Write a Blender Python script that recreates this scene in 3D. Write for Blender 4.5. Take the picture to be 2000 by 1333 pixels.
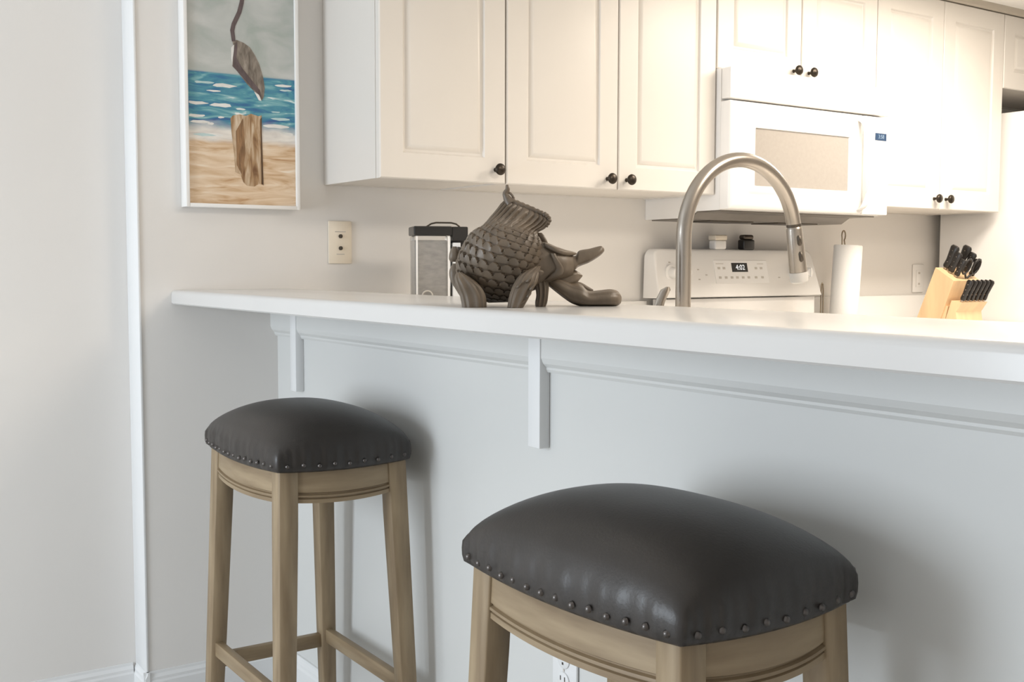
import bpy, bmesh, math, random
from mathutils import Vector, Matrix
random.seed(7)
for o in list(bpy.data.objects):
    bpy.data.objects.remove(o, do_unlink=True)
scene = bpy.context.scene
COL = scene.collection

# ------------------------------------------------------------------ camera
CAM = Vector((-1.1641, -2.83, 1.131))
yaw, pitch, roll = math.radians(34.2873), math.radians(3.8899), math.radians(0.0984)
FW = Vector((math.sin(yaw)*math.cos(pitch), math.cos(yaw)*math.cos(pitch), -math.sin(pitch)))
RT = Vector((math.cos(yaw), -math.sin(yaw), 0)); UP = RT.cross(FW)
R2 = RT*math.cos(roll) + UP*math.sin(roll); U2 = UP*math.cos(roll) - RT*math.sin(roll)
cd = bpy.data.cameras.new('camera'); cam = bpy.data.objects.new('camera', cd); COL.objects.link(cam)
cd.sensor_width = 36.0; cd.lens = 2172.16/2000*36.0; cd.clip_start = 0.05
cam.matrix_world = Matrix(((R2.x, U2.x, -FW.x, CAM.x), (R2.y, U2.y, -FW.y, CAM.y), (R2.z, U2.z, -FW.z, CAM.z), (0, 0, 0, 1)))
scene.camera = cam

# ------------------------------------------------------------------ light
scene.view_settings.view_transform = 'Standard'; scene.view_settings.look = 'None'
scene.view_settings.gamma = 1.0; scene.view_settings.use_curve_mapping = False
scene.view_settings.exposure = -0.14
w = bpy.data.worlds.new('daylight'); scene.world = w; w.use_nodes = True
w.node_tree.nodes['Background'].inputs[0].default_value = (0.97, 0.98, 1.0, 1)
w.node_tree.nodes['Background'].inputs[1].default_value = 1.02
def area(name, loc, target, sx, sy, power, col):
    l = bpy.data.lights.new(name, 'AREA'); l.shape = 'RECTANGLE'; l.size = sx; l.size_y = sy; l.energy = power; l.color = col
    o = bpy.data.objects.new(name, l); COL.objects.link(o); o.location = loc
    o.rotation_euler = (Vector(target)-Vector(loc)).to_track_quat('-Z', 'Y').to_euler(); return o
area('window_daylight', (-3.3, -0.95, 1.1), (0, -0.75, 0.95), 0.9, 1.3, 66, (0.82, 0.91, 1.0))
area('kitchen_ceiling_lamp', (2.0, -1.08, 2.09), (2.0, -1.08, 0), 1.0, 0.5, 44, (1.0, 0.90, 0.77))
area('kitchen_fill_light', (0.85, -2.5, 2.09), (0.85, -2.5, 0), 0.7, 0.7, 37, (1.0, 0.89, 0.76))  # added fill light, brightens the wall under the cabinets

# ------------------------------------------------------------------ materials
def mat(name, col, rough=.5, metal=0, noise=0, nscale=8, bump=0, bscale=60, spec=.5, trans=0, ior=1.45, coat=0, stretch=None):
    m = bpy.data.materials.new(name); m.use_nodes = True
    nt = m.node_tree; b = nt.nodes['Principled BSDF']
    b.inputs['Base Color'].default_value = (*col, 1); b.inputs['Roughness'].default_value = rough
    b.inputs['Metallic'].default_value = metal; b.inputs['Specular IOR Level'].default_value = spec
    b.inputs['Transmission Weight'].default_value = trans; b.inputs['IOR'].default_value = ior
    b.inputs['Coat Weight'].default_value = coat
    tc = nt.nodes.new('ShaderNodeTexCoord'); mp = nt.nodes.new('ShaderNodeMapping'); nt.links.new(tc.outputs['Object'], mp.inputs[0])
    if stretch: mp.inputs['Scale'].default_value = stretch
    n = nt.nodes.new('ShaderNodeTexNoise'); n.inputs['Scale'].default_value = nscale; n.inputs['Detail'].default_value = 4
    nt.links.new(mp.outputs[0], n.inputs['Vector'])
    r = nt.nodes.new('ShaderNodeValToRGB')
    k = noise
    r.color_ramp.elements[0].position = .3; r.color_ramp.elements[1].position = .7
    r.color_ramp.elements[0].color = (*[c*(1-k) for c in col], 1); r.color_ramp.elements[1].color = (*[min(1, c*(1+k)) for c in col], 1)
    nt.links.new(n.outputs['Fac'], r.inputs[0]); nt.links.new(r.outputs[0], b.inputs['Base Color'])
    if bump:
        n2 = nt.nodes.new('ShaderNodeTexNoise'); n2.inputs['Scale'].default_value = bscale; nt.links.new(mp.outputs[0], n2.inputs['Vector'])
        bp = nt.nodes.new('ShaderNodeBump'); bp.inputs['Strength'].default_value = bump; bp.inputs['Distance'].default_value = .002
        nt.links.new(n2.outputs['Fac'], bp.inputs['Height']); nt.links.new(bp.outputs[0], b.inputs['Normal'])
    return m
M = {}
M['wall'] = mat('greige_wall_paint', (.76, .735, .705), .75, noise=.012, nscale=2, bump=.05, bscale=180)
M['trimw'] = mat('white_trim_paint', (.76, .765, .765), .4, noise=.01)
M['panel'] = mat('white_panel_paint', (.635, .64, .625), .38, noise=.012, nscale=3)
M['ceil'] = mat('ceiling_paint', (.90, .88, .85), .8, noise=.01, bump=.05, bscale=150)
M['floor'] = mat('pale_floor_tile', (.62, .60, .57), .35, noise=.04, nscale=4)
M['lam_bounce'] = mat('bounce_white_laminate', (.86, .845, .82), .22, noise=.012, nscale=5)  # lighter than the bar laminate, to bounce lamp light onto the walls
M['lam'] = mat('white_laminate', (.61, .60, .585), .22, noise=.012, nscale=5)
M['cab'] = mat('white_thermofoil', (.70, .665, .62), .38, noise=.008, nscale=3)
M['cabin'] = mat('cabinet_underside_white', (.74, .70, .65), .55, noise=.01)
M['appl'] = mat('white_enamel', (.82, .80, .775), .18, noise=.004)
M['applgrey'] = mat('microwave_window_grey', (.36, .33, .30), .15, noise=.03, nscale=90)
M['under'] = mat('grey_vent_metal', (.20, .18, .16), .35, .6, noise=.1)
M['knob'] = mat('dark_bronze', (.045, .036, .028), .35, .8, noise=.2, nscale=60)
M['steel'] = mat('brushed_nickel', (.42, .38, .335), .27, 1.0, noise=.04, nscale=30)
M['steeld'] = mat('dark_nickel', (.10, .085, .07), .4, .9, noise=.1)
M['leather'] = mat('charcoal_leather', (.028, .0235, .0205), .40, noise=.12, nscale=12, bump=.12, bscale=260, spec=.55)
M['nail'] = mat('pewter_nail', (.12, .11, .105), .35, 1.0, noise=.1)
M['cream'] = mat('almond_plastic', (.78, .70, .58), .35, noise=.01)
M['dark'] = mat('dark_hole', (.05, .04, .03), .5, noise=.1)
M['grey'] = mat('grey_print', (.52, .48, .43), .5, noise=.03)
M['black'] = mat('black_plastic', (.018, .016, .015), .3, noise=.2)
M['towel'] = mat('paper_towel', (.84, .82, .79), .9, noise=.02, bump=.2, bscale=120)
M['block'] = mat('light_beech', (.72, .50, .29), .42, noise=.10, nscale=5, stretch=(6, 6, .8))
M['carve'] = mat('carved_grey_brown_wood', (.125, .097, .070), .42, noise=.30, nscale=26, bump=.25, bscale=160, stretch=(1, 1, .4))
M['frame'] = mat('white_frame_paint', (.82, .81, .79), .4, noise=.01)
M['flour'] = mat('white_powder', (.42, .40, .37), .8, noise=.15, nscale=45, stretch=(1, 1, 2.5))
M['lcd'] = mat('blue_display', (.02, .05, .11), .45, noise=.1)
M['wire'] = mat('bronze_wire', (.30, .24, .17), .3, .9, noise=.05)
def glass(name, col):
    m = bpy.data.materials.new(name); m.use_nodes = True; b = m.node_tree.nodes['Principled BSDF']
    b.inputs['Base Color'].default_value = (*col, 1); b.inputs['Roughness'].default_value = .05
    b.inputs['Transmission Weight'].default_value = .92; b.inputs['IOR'].default_value = 1.3
    n = m.node_tree.nodes.new('ShaderNodeTexNoise'); n.inputs['Scale'].default_value = 6
    bp = m.node_tree.nodes.new('ShaderNodeBump'); bp.inputs['Strength'].default_value = .03
    m.node_tree.links.new(n.outputs['Fac'], bp.inputs['Height']); m.node_tree.links.new(bp.outputs[0], b.inputs['Normal'])
    return m
M['glass'] = glass('clear_acrylic', (.93, .91, .89))
def glow(name, col, s):
    m = bpy.data.materials.new(name); m.use_nodes = True; b = m.node_tree.nodes['Principled BSDF']
    b.inputs['Emission Color'].default_value = (*col, 1); b.inputs['Emission Strength'].default_value = s; b.inputs['Base Color'].default_value = (.05, .05, .05, 1); return m
M['digw'] = glow('white_digits', (1, .98, .95), 1.0); M['digb'] = glow('pale_blue_digits', (.55, .75, .95), .8)
def woodmat(name, sc):
    m = mat(name, (.36, .29, .215), .48, noise=0)
    nt = m.node_tree; b = nt.nodes['Principled BSDF']; tc = nt.nodes['Texture Coordinate']
    mp = nt.nodes.new('ShaderNodeMapping'); mp.inputs['Scale'].default_value = sc; nt.links.new(tc.outputs['Object'], mp.inputs[0])
    n = nt.nodes.new('ShaderNodeTexNoise'); n.inputs['Scale'].default_value = 45; n.inputs['Detail'].default_value = 6; nt.links.new(mp.outputs[0], n.inputs['Vector'])
    r = nt.nodes.new('ShaderNodeValToRGB'); e = r.color_ramp.elements
    e[0].position = .28; e[0].color = (.20, .14, .08, 1); e[1].position = .68; e[1].color = (.34, .258, .16, 1)
    nt.links.new(n.outputs['Fac'], r.inputs[0]); nt.links.new(r.outputs[0], b.inputs['Base Color'])
    bp = nt.nodes.new('ShaderNodeBump'); bp.inputs['Strength'].default_value = .15; bp.inputs['Distance'].default_value = .001
    nt.links.new(n.outputs['Fac'], bp.inputs['Height']); nt.links.new(bp.outputs[0], b.inputs['Normal'])
    return m
M['wood'] = woodmat('washed_taupe_wood', (1, 1, .12)); M['woodh'] = woodmat('washed_taupe_wood_crosswise', (.12, .12, 1))

# ------------------------------------------------------------------ helpers
def obj(name, bm, m, root=None, smooth=False, loc=None):
    """one mesh object; vertices given in world coordinates, stored relative to root"""
    bmesh.ops.recalc_face_normals(bm, faces=bm.faces)
    off = Vector((0, 0, 0))
    r = root
    while r is not None:
        off += r.location; r = r.parent
    if root is None:
        # origin at the base centre of the shape
        xs = [v.co.x for v in bm.verts]; ys = [v.co.y for v in bm.verts]; zs = [v.co.z for v in bm.verts]
        off = Vector(((min(xs)+max(xs))/2, (min(ys)+max(ys))/2, min(zs)))
    bmesh.ops.translate(bm, verts=bm.verts, vec=-off)
    me = bpy.data.meshes.new(name); bm.to_mesh(me); bm.free()
    me.materials.append(M[m] if isinstance(m, str) else m)
    for p in me.polygons: p.use_smooth = smooth
    o = bpy.data.objects.new(name, me); COL.objects.link(o)
    if root is None: o.location = off
    else: o.parent = root
    return o
def autosmooth(o, ang=35):
    for p in o.data.polygons: p.use_smooth = True
    a = math.radians(ang); bm = bmesh.new(); bm.from_mesh(o.data)
    for e in bm.edges:
        if len(e.link_faces) == 2 and e.calc_face_angle(0) > a: e.smooth = False
    bm.to_mesh(o.data); bm.free(); return o
def thing(name, label, cat, loc=(0, 0, 0), group=None):
    o = bpy.data.objects.new(name, None); COL.objects.link(o); o.location = loc; o.empty_display_size = .05
    o['label'] = label; o['category'] = cat
    if group: o['group'] = group
    return o
def tag(o, label, cat, group=None):
    o['label'] = label; o['category'] = cat
    if group: o['group'] = group
    return o
def struct(o, label=None):
    o['kind'] = 'structure'
    if label: o['label'] = label
    return o
def abox(bm, x0, x1, y0, y1, z0, z1, bev=0, seg=2):
    t = bmesh.new(); bmesh.ops.create_cube(t, size=1)
    for v in t.verts:
        v.co = Vector((x0+(v.co.x+.5)*(x1-x0), y0+(v.co.y+.5)*(y1-y0), z0+(v.co.z+.5)*(z1-z0)))
    if bev: bmesh.ops.bevel(t, geom=list(t.edges), offset=bev, segments=seg, affect='EDGES', profile=.5)
    merge(bm, t); return bm
def merge(bm, t):
    mp = {}
    for v in t.verts: mp[v] = bm.verts.new(v.co)
    for f in t.faces: bm.faces.new([mp[v] for v in f.verts])
    t.free()
def box(name, x0, x1, y0, y1, z0, z1, m, root=None, bev=0, seg=2):
    o = obj(name, abox(bmesh.new(), x0, x1, y0, y1, z0, z1, bev, seg), m, root)
    if bev: autosmooth(o, 40)
    return o
def aloft(bm, rings, cap=True, closed=True):
    vs = [[bm.verts.new(p) for p in r] for r in rings]; n = len(rings[0])
    for i in range(len(vs)-1):
        for j in range(n if closed else n-1):
            a, b, c, d = vs[i][j], vs[i][(j+1) % n], vs[i+1][(j+1) % n], vs[i+1][j]
            bm.faces.new((a, b, c, d))
    if cap and closed: bm.faces.new(vs[0][::-1]); bm.faces.new(vs[-1])
    return bm
def loft(name, rings, m, root=None, smooth=True, cap=True):
    o = obj(name, aloft(bmesh.new(), rings, cap), m, root)
    return autosmooth(o, 50) if smooth else o
def tuberings(path, rad, n=16):
    P = [Vector(p) for p in path]; out = []; prev = None
    for i, p in enumerate(P):
        t = (P[min(i+1, len(P)-1)]-P[max(i-1, 0)]).normalized()
        if prev is None: a = t.orthogonal().normalized()
        else: a = (prev - t*prev.dot(t)).normalized()
        prev = a; b = t.cross(a); r = rad[i] if isinstance(rad, (list, tuple)) else rad
        out.append([p+(a*math.cos(2*math.pi*k/n)+b*math.sin(2*math.pi*k/n))*r for k in range(n)])
    return out
def tube(name, path, rad, m, root=None, n=16):
    return loft(name, tuberings(path, rad, n), m, root)
def lathe(name, c, prof, m, root=None, n=32, axis='z'):
    """prof: (radius, height) along axis from c"""
    rings = []
    for r, h in prof:
        ring = []
        for k in range(n):
            a = 2*math.pi*k/n; ca, sa = math.cos(a)*r, math.sin(a)*r
            ring.append(Vector(c)+(Vector((ca, sa, h)) if axis == 'z' else Vector((ca, -h, sa)) if axis == 'y' else Vector((-h, ca, sa))))
        rings.append(ring)
    return loft(name, rings, m, root)
def aprism(bm, poly, axis, a0, a1):
    """poly of 2D points extruded along axis (0:x -> (y,z), 1:y -> (x,z), 2:z -> (x,y))"""
    def P(p, a):
        return (a, p[0], p[1]) if axis == 0 else (p[0], a, p[1]) if axis == 1 else (p[0], p[1], a)
    A = [bm.verts.new(P(p, a0)) for p in poly]; B = [bm.verts.new(P(p, a1)) for p in poly]; n = len(poly)
    for i in range(n): bm.faces.new((A[i], A[(i+1) % n], B[(i+1) % n], B[i]))
    bm.faces.new(A[::-1]); bm.faces.new(B); return bm
def prism(name, poly, axis, a0, a1, m, root=None, ang=None):
    o = obj(name, aprism(bmesh.new(), poly, axis, a0, a1), m, root)
    if ang: autosmooth(o, ang)
    return o
def text(name, s, size, loc, rot, m, root):
    cu = bpy.data.curves.new(name, 'FONT'); cu.body = s; cu.size = size; cu.align_x = 'CENTER'; cu.align_y = 'CENTER'; cu.extrude = .0003
    to = bpy.data.objects.new(name, cu); COL.objects.link(to)
    dg = bpy.context.evaluated_depsgraph_get(); dg.update()
    me = bpy.data.meshes.new_from_object(to.evaluated_get(dg)); bpy.data.objects.remove(to)
    bm = bmesh.new(); bm.from_mesh(me); bpy.data.meshes.remove(me)
    bmesh.ops.transform(bm, matrix=Matrix.Translation(loc) @ rot.to_4x4(), verts=bm.verts)
    return obj(name, bm, m, root)
ROTF = Matrix.Rotation(math.pi/2, 3, 'X')          # text facing -Y
def catmull(pts, n):
    P = [Vector(p) for p in pts]; P = [P[0]*2-P[1]]+P+[P[-1]*2-P[-2]]; out = []
    for i in range(1, len(P)-2):
        for k in range(n):
            t = k/n; a, b, c, d = P[i-1], P[i], P[i+1], P[i+2]
            out.append(.5*((2*b)+(c-a)*t+(2*a-5*b+4*c-d)*t*t+(3*b-a-3*c+d)*t**3))
    out.append(P[-2]); return out

# ------------------------------------------------------------------ setting
JX, JD = -0.362, 0.095
struct(box('floor', -5.2, 3.9, -4.6, .3, -.05, 0, 'floor'))
struct(box('wall_back', JX, 3.9, 0, .3, 0, 2.5, 'wall'))
struct(box('wall_left', -5.2, JX, JD, .3, 0, 2.5, 'wall'))
struct(box('wall_right', 3.7, 3.9, -4.6, 0, 0, 2.5, 'wall'))
struct(box('wall_front_unseen', -5.2, 3.9, -4.8, -4.6, 0, 2.5, 'wall'))  # unseen wall behind the camera, added to dim light from that side
struct(box('trim_1', JX-.006, JX, -.004, JD, .088, 2.44, 'trimw', bev=.0015), 'white corner board on the wall jog')
struct(box('ceiling', -.30, 3.7, -4.6, 0, 2.116, 2.5, 'ceil'), 'lowered kitchen ceiling')
struct(box('ceiling', -5.2, -.30, -4.6, JD, 2.44, 2.5, 'ceil'), 'higher ceiling over the dining side')
def bbprof(d, h): return [(0, 0), (d, 0), (d, h*.70), (d*.80, h*.76), (d*.80, h*.84), (d*.45, h*.93), (d*.4, h), (0, h)]
HB = .088
struct(prism('baseboard_left', [(JD-a, b) for a, b in bbprof(.014, HB)], 0, -5.2, JX-.014, 'trimw'))
struct(prism('baseboard_back', [(-a, b) for a, b in bbprof(.014, HB)], 0, JX-.014, 0, 'trimw'))
struct(prism('baseboard_jog', [(JX-a, b) for a, b in bbprof(.014, HB)], 1, -.0139, JD, 'trimw'))
# peninsula knee wall with its frieze, battens and skirting
BY = -3.1
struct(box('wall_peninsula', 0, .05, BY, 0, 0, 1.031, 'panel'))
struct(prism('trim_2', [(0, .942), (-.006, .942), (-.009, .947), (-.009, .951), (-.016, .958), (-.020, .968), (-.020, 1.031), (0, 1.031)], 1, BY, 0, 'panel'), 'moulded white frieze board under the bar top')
for i, yb in enumerate((-.137, -1.207)):
    struct(box('trim_%d' % (3+i), -.023, 0, yb-.036, yb, .806, 1.031, 'trimw', bev=.002), 'short white vertical batten on the bar panel')
struct(prism('baseboard_peninsula', [(-a, b) for a, b in bbprof(.014, HB+.01)], 1, BY, -.014, 'trimw'))

# ------------------------------------------------------------------ bar top
def bullnose(x0, x1, z0, z1, r, rb):
    pts = []
    for k in range(6):
        a = math.pi/2*k/5; pts.append((x0+r-r*math.cos(a), z1-r+r*math.sin(a)))
    for k in range(6):
        a = math.pi/2*k/5; pts.append((x1-r+r*math.sin(a), z1-r+r*math.cos(a)))
    pts += [(x1, z0), (x0+rb, z0), (x0, z0+rb)]
    return pts
bar = thing('bar_counter', 'long white raised bar counter running out from the painted wall', 'countertop', (-.12, -1.5, 1.031))
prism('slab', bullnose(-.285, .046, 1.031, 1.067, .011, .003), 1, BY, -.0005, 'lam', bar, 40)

# ------------------------------------------------------------------ kitchen base run
wt = thing('worktop', 'white kitchen worktop with upstand, lower than the bar', 'countertop', (.7, -.3, .876))
poly = [(.0505, -.0005), (1.296, -.0005), (1.296, -.64), (.69, -.64), (.69, BY), (.0505, BY)]
prism('slab', poly, 2, .876, .914, 'lam_bounce', wt)
box('backsplash', .0505, 1.296, -.0205, -.0005, .914, 1.014, 'lam_bounce', wt, .003)
wt2 = thing('worktop', 'short white worktop piece between the range and the refrigerator', 'countertop', (2.45, -.3, .876))
box('slab', 2.072, 2.835, -.64, -.0005, .876, .914, 'lam_bounce', wt2, .003)
box('backsplash', 2.072, 2.835, -.0205, -.0005, .914, 1.014, 'lam_bounce', wt2, .003)

def knob(c, root, axis='y'):
    k = lathe('knob', c, [(.0, 0), (.006, 0), (.005, .004), (.0045, .012), (.009, .016), (.0145, .020), (.016, .024), (.0145, .028), (.009, .031), (0, .032)], 'knob', root, 20, axis)
    return k
def door(root, x0, x1, z0, z1, y, kx, kz, m='cab', axis=1, rail=.066):
    """raised panel door; front face at y - .02 facing -Y"""
    g = .0015; x0 += g; x1 -= g
    def rect(i, yy): return [(x0+i, yy, z0+i), (x1-i, yy, z0+i), (x1-i, yy, z1-i), (x0+i, yy, z1-i)]
    f = y-.020
    rings = [rect(0, y), rect(0, f+.003), rect(.003, f), rect(rail, f), rect(rail+.004, f+.006), rect(rail+.010, f+.007), rect(rail+.020, f+.001), rect(rail+.024, f+.0005)]
    d = obj('door', aloft(bmesh.new(), [[Vector(p) for p in r] for r in rings], True), m, root); autosmooth(d, 25)
    if kx is not None: knob((kx, f+.0002, kz), d)
    return d
def wallcab(label, x0, x1, z0, z1, doors, yd=.307, group='white wall cabinets'):
    t = thing('wall_cabinet', label, 'cabinet', ((x0+x1)/2, -yd/2, z0), group)
    b = bmesh.new(); yb = -.0005
    abox(b, x0, x0+.016, -yd, yb, z0, z1); abox(b, x1-.016, x1, -yd, yb, z0, z1)
    abox(b, x0+.016, x1-.016, -yd, yb, z1-.016, z1); abox(b, x0+.016, x1-.016, -.012, yb, z0, z1-.016)
    obj('carcass', b, 'cab', t)
    box('bottom_panel', x0+.0161, x1-.0161, -yd, -.0121, z0+.003, z0+.019, 'cabin', t)
    for (a, c, kx, kz) in doors: door(t, a, c, z0, z1-.002, -yd-.0005, kx, kz)
    return t
ZT = 2.091
wallcab('single-door white wall cabinet beside the heron painting', .140, .5215, 1.350, ZT, [(.140, .5215, .488, 1.386)])
wallcab('two-door white wall cabinet between single-door cabinet and microwave', .5225, 1.299, 1.350, ZT, [(.5225, .912, .872, 1.379), (.912, 1.299, .944, 1.379)])
wallcab('short two-door white wall cabinet right above the microwave', 1.300, 2.061, 1.736, ZT, [(1.300, 1.680, 1.643, 1.760), (1.680, 2.061, 1.715, 1.760)])
wallcab('two-door white wall cabinet between the microwave and refrigerator', 2.062, 2.812, 1.338, ZT, [(2.062, 2.436, 2.400, 1.376), (2.436, 2.812, 2.470, 1.376)])
wallcab('short white wall cabinet hanging above the refrigerator', 2.813, 3.69, 1.812, ZT, [(2.813, 3.25, 3.214, 1.840), (3.25, 3.69, 3.286, 1.840)])
struct(prism('trim_5', [(-.300, ZT+.001), (-.330, ZT+.001), (-.338, ZT+.006), (-.341, 2.116), (-.300, 2.116)], 0, .135, 3.69, mat('tan_crown', (.50, .45, .38), .5, noise=.02)), 'crown strip between wall cabinets and ceiling')  # strip coloured tan, darker than the cabinets
# base cabinets (behind the bar)
def basecab(label, x0, x1, y0, doors):
    t = thing('base_cabinet', label, 'cabinet', ((x0+x1)/2, -.3, 0), 'white base cabinets')
    b = bmesh.new(); abox(b, x0, x1, y0, -.0005, .10, .8755); abox(b, x0, x1, y0+.06, -.0005, 0, .10)
    obj('carcass', b, 'cab', t)
    for (a, c, kx) in doors: door(t, a, c, .11, .862, y0-.0005, kx, .80)
basecab('white base cabinet to the left of the range', .70, 1.294, -.58, [(.70, .997, .96), (.997, 1.294, 1.03)])
basecab('white base cabinet between the range and the refrigerator', 2.074, 2.834, -.58, [(2.074, 2.454, 2.42), (2.454, 2.834, 2.49)])
t = thing('base_cabinet', 'white base cabinet run behind the bar under the faucet', 'cabinet', (.35, -1.6, 0), 'white base cabinets')
b = bmesh.new(); abox(b, .0505, .66, BY, -.0005, .10, .8755); abox(b, .0505, .60, BY, -.0005, 0, .10); obj('carcass', b, 'cab', t)

# ------------------------------------------------------------------ refrigerator
fr = thing('refrigerator', 'white refrigerator standing at the end of the kitchen run', 'refrigerator', (3.27, -.4, 0))
box('body', 2.846, 3.68, -.70, -.045, .03, 1.722, 'appl', fr, .006)
for (a, c) in ((2.848, 3.262), (3.266, 3.678)):
    d = box('door', a, c, -.775, -.703, .06, 1.718, 'appl', fr, .010)
    hx = 3.235 if a < 3 else 3.292
    tube('handle', [(hx, -.776, .62), (hx, -.812, .66), (hx, -.815, 1.0), (hx, -.812, 1.44), (hx, -.776, 1.48)], .010, 'appl', d)
box('kick_plate', 2.86, 3.666, -.68, -.10, 0, .0295, 'under', fr)

# ------------------------------------------------------------------ range
rg = thing('range', 'white electric range with tall rear control console', 'stove', (1.68, -.35, 0))
X0, X1 = 1.302, 2.066
box('body', X0, X1, -.66, -.03, .06, .900, 'appl', rg, .004)
box('plinth', X0+.02, X1-.02, -.62, -.05, 0, .0595, 'black', rg)
box('cooktop', X0-.002, X1+.002, -.675, -.03, .9005, .920, 'appl', rg, .005)
od = box('oven_door', X0+.006, X1-.006, -.695, -.661, .22, .80, 'appl', rg, .008)
box('door_window', X0+.12, X1-.12, -.698, -.6955, .36, .66, 'black', od)
tube('handle', [(X0+.06, -.695, .765), (X0+.06, -.735, .765), (X1-.06, -.735, .765), (X1-.06, -.695, .765)], .011, 'appl', od)
box('drawer', X0+.006, X1-.006, -.69, -.661, .07, .205, 'appl', rg, .006)
for bx, by, br in ((1.49, -.20, .085), (1.88, -.20, .105), (1.49, -.48, .105), (1.88, -.48, .085)):
    lathe('burner', (bx, by, .9202), [(0, 0), (br, 0), (br, .004), (br-.012, .006), (0, .006)], 'black', rg, 28)
# console: lower riser, recess and rounded control panel
box('riser', X0+.01, X1-.01, -.080, -.03, .9205, 1.020, 'appl', rg, .003)
cx0, cx1 = 1.277, 2.072
ring = []
def conring(y, zb, zt, i=0.0):
    pts = []; r = .030
    xl, xr = cx0+i, cx1-i; xlt, xrt = cx0+i+.004, cx1-i-.020
    for k in range(6):
        a = math.pi/2*k/5; pts.append(Vector((xrt-r+r*math.sin(a), y, zt-r+r*math.cos(a))))
    pts += [Vector((xr, y, zb))] + [Vector((xl, y, zb))]
    for k in range(6):
        a = math.pi/2*k/5; pts.append(Vector((xlt+r-r*math.cos(a), y, zt-r+r*math.sin(a))))
    return pts
def tilt(ring, zb, zt, dy):
    return [Vector((p.x, p.y-dy*(zt-p.z)/(zt-zb), p.z)) for p in ring]
ZB, ZC = 1.024, 1.187
rings = [conring(-.022, ZB, ZC), tilt(conring(-.058, ZB, ZC), ZB, ZC, .038), tilt(conring(-.063, ZB+.003, ZC-.004, .004), ZB, ZC, .038)]
cons = loft('console', rings, 'appl', rg)
def onc(z): return -.063-.038*(ZC-z)/(ZC-ZB)      # console face y at height z
AT = math.atan(.038/(ZC-ZB)); ROTC = Matrix.Rotation(math.pi/2+AT*-1, 3, 'X')
def cbox(name, x0, x1, z0, z1, d, m, root, bev=0):
    bm = bmesh.new(); abox(bm, x0, x1, -d, .004, z0, z1, bev)
    for v in bm.verts: v.co.y += onc(v.co.z)
    return obj(name, bm, m, root)
pn = cbox('control_panel', 1.545, 1.805, 1.070, 1.150, .0022, 'appl', cons, .0015)
ds = cbox('display', 1.628, 1.704, 1.110, 1.141, .0032, 'black', cons)
text('digits', '4:02', .026, Vector((1.668, onc(1.125)-.0042, 1.125)), ROTC, 'digw', ds)
for xx, zz, ww in ((1.572, 1.138, .036), (1.770, 1.138, .030)): cbox('legend', xx-ww/2, xx+ww/2, zz-.0012, zz+.0012, .0028, 'grey', cons)
for xx in (1.566, 1.590, 1.746, 1.772): cbox('button', xx-.006, xx+.006, 1.119, 1.127, .003, 'grey', cons)
for xx in (1.566, 1.594, 1.622, 1.648, 1.676, 1.704, 1.740, 1.772): cbox('button', xx-.006, xx+.006, 1.087, 1.095, .003, 'grey', cons)
for xx in (1.345, 1.400, 1.940, 1.995):
    kz = 1.108; kk = lathe('dial', (xx, onc(kz)-.0005, kz), [(0, -.004), (.027, -.004), (.027, .004), (.019, .007), (.017, .026), (.014, .030), (0, .030)], 'appl', cons, 24, 'y')
    box('grip', xx-.004, xx+.004, onc(kz)-.035, onc(kz)-.030, kz-.016, kz+.016, 'appl', kk, .001)
for xx, zz in ((1.345, 1.142), (1.400, 1.142), (1.470, 1.118), (1.470, 1.085), (1.505, 1.100), (1.86, 1.09)): cbox('legend', xx-.004, xx+.004, zz-.002, zz+.002, .0012, 'grey', cons)

# shakers on the console
s1 = thing('salt_shaker', 'small square white shaker on top of the range console', 'shaker', (1.594, -.045, ZC))
box('jar', 1.567, 1.621, -.062, -.028, ZC+.0003, ZC+.032, 'appl', s1, .006, 3); box('cap', 1.565, 1.623, -.064, -.026, ZC+.0322, ZC+.050, 'cream', s1, .005, 3)
s2 = thing('pepper_shaker', 'small black shaker on top of the range console', 'shaker', (1.733, -.045, ZC))
box('jar', 1.706, 1.760, -.062, -.028, ZC+.0003, ZC+.036, 'black', s2, .006, 3); box('cap', 1.709, 1.757, -.060, -.030, ZC+.0362, ZC+.053, 'steeld', s2, .007, 3)

# ------------------------------------------------------------------ microwave
mw = thing('microwave', 'white over-the-range microwave with grey door window', 'microwave', (1.68, -.2, 1.283))
ma, mb = 1.302, 2.060
prof = [(-.0005, 1.283), (-.20, 1.283), (-.235, 1.303), (-.345, 1.303), (-.345, 1.734), (-.0005, 1.734)]
prism('body', prof, 0, ma, mb, 'appl', mw)
prism('underside', [(-.02, 1.2825), (-.198, 1.2825), (-.233, 1.3025), (-.34, 1.3025), (-.34, 1.299), (-.236, 1.299), (-.201, 1.279), (-.02, 1.279)], 0, ma+.012, mb-.012, 'under', mw)
for xa, xb_ in ((1.42, 1.62), (1.74, 1.94)): box('grease_filter', xa, xb_, -.185, -.06, 1.276, 1.2788, 'steeld', mw)
vt = box('vent_panel', ma, mb, -.385, -.3455, 1.640, 1.734, 'appl', mw, .004)
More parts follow.
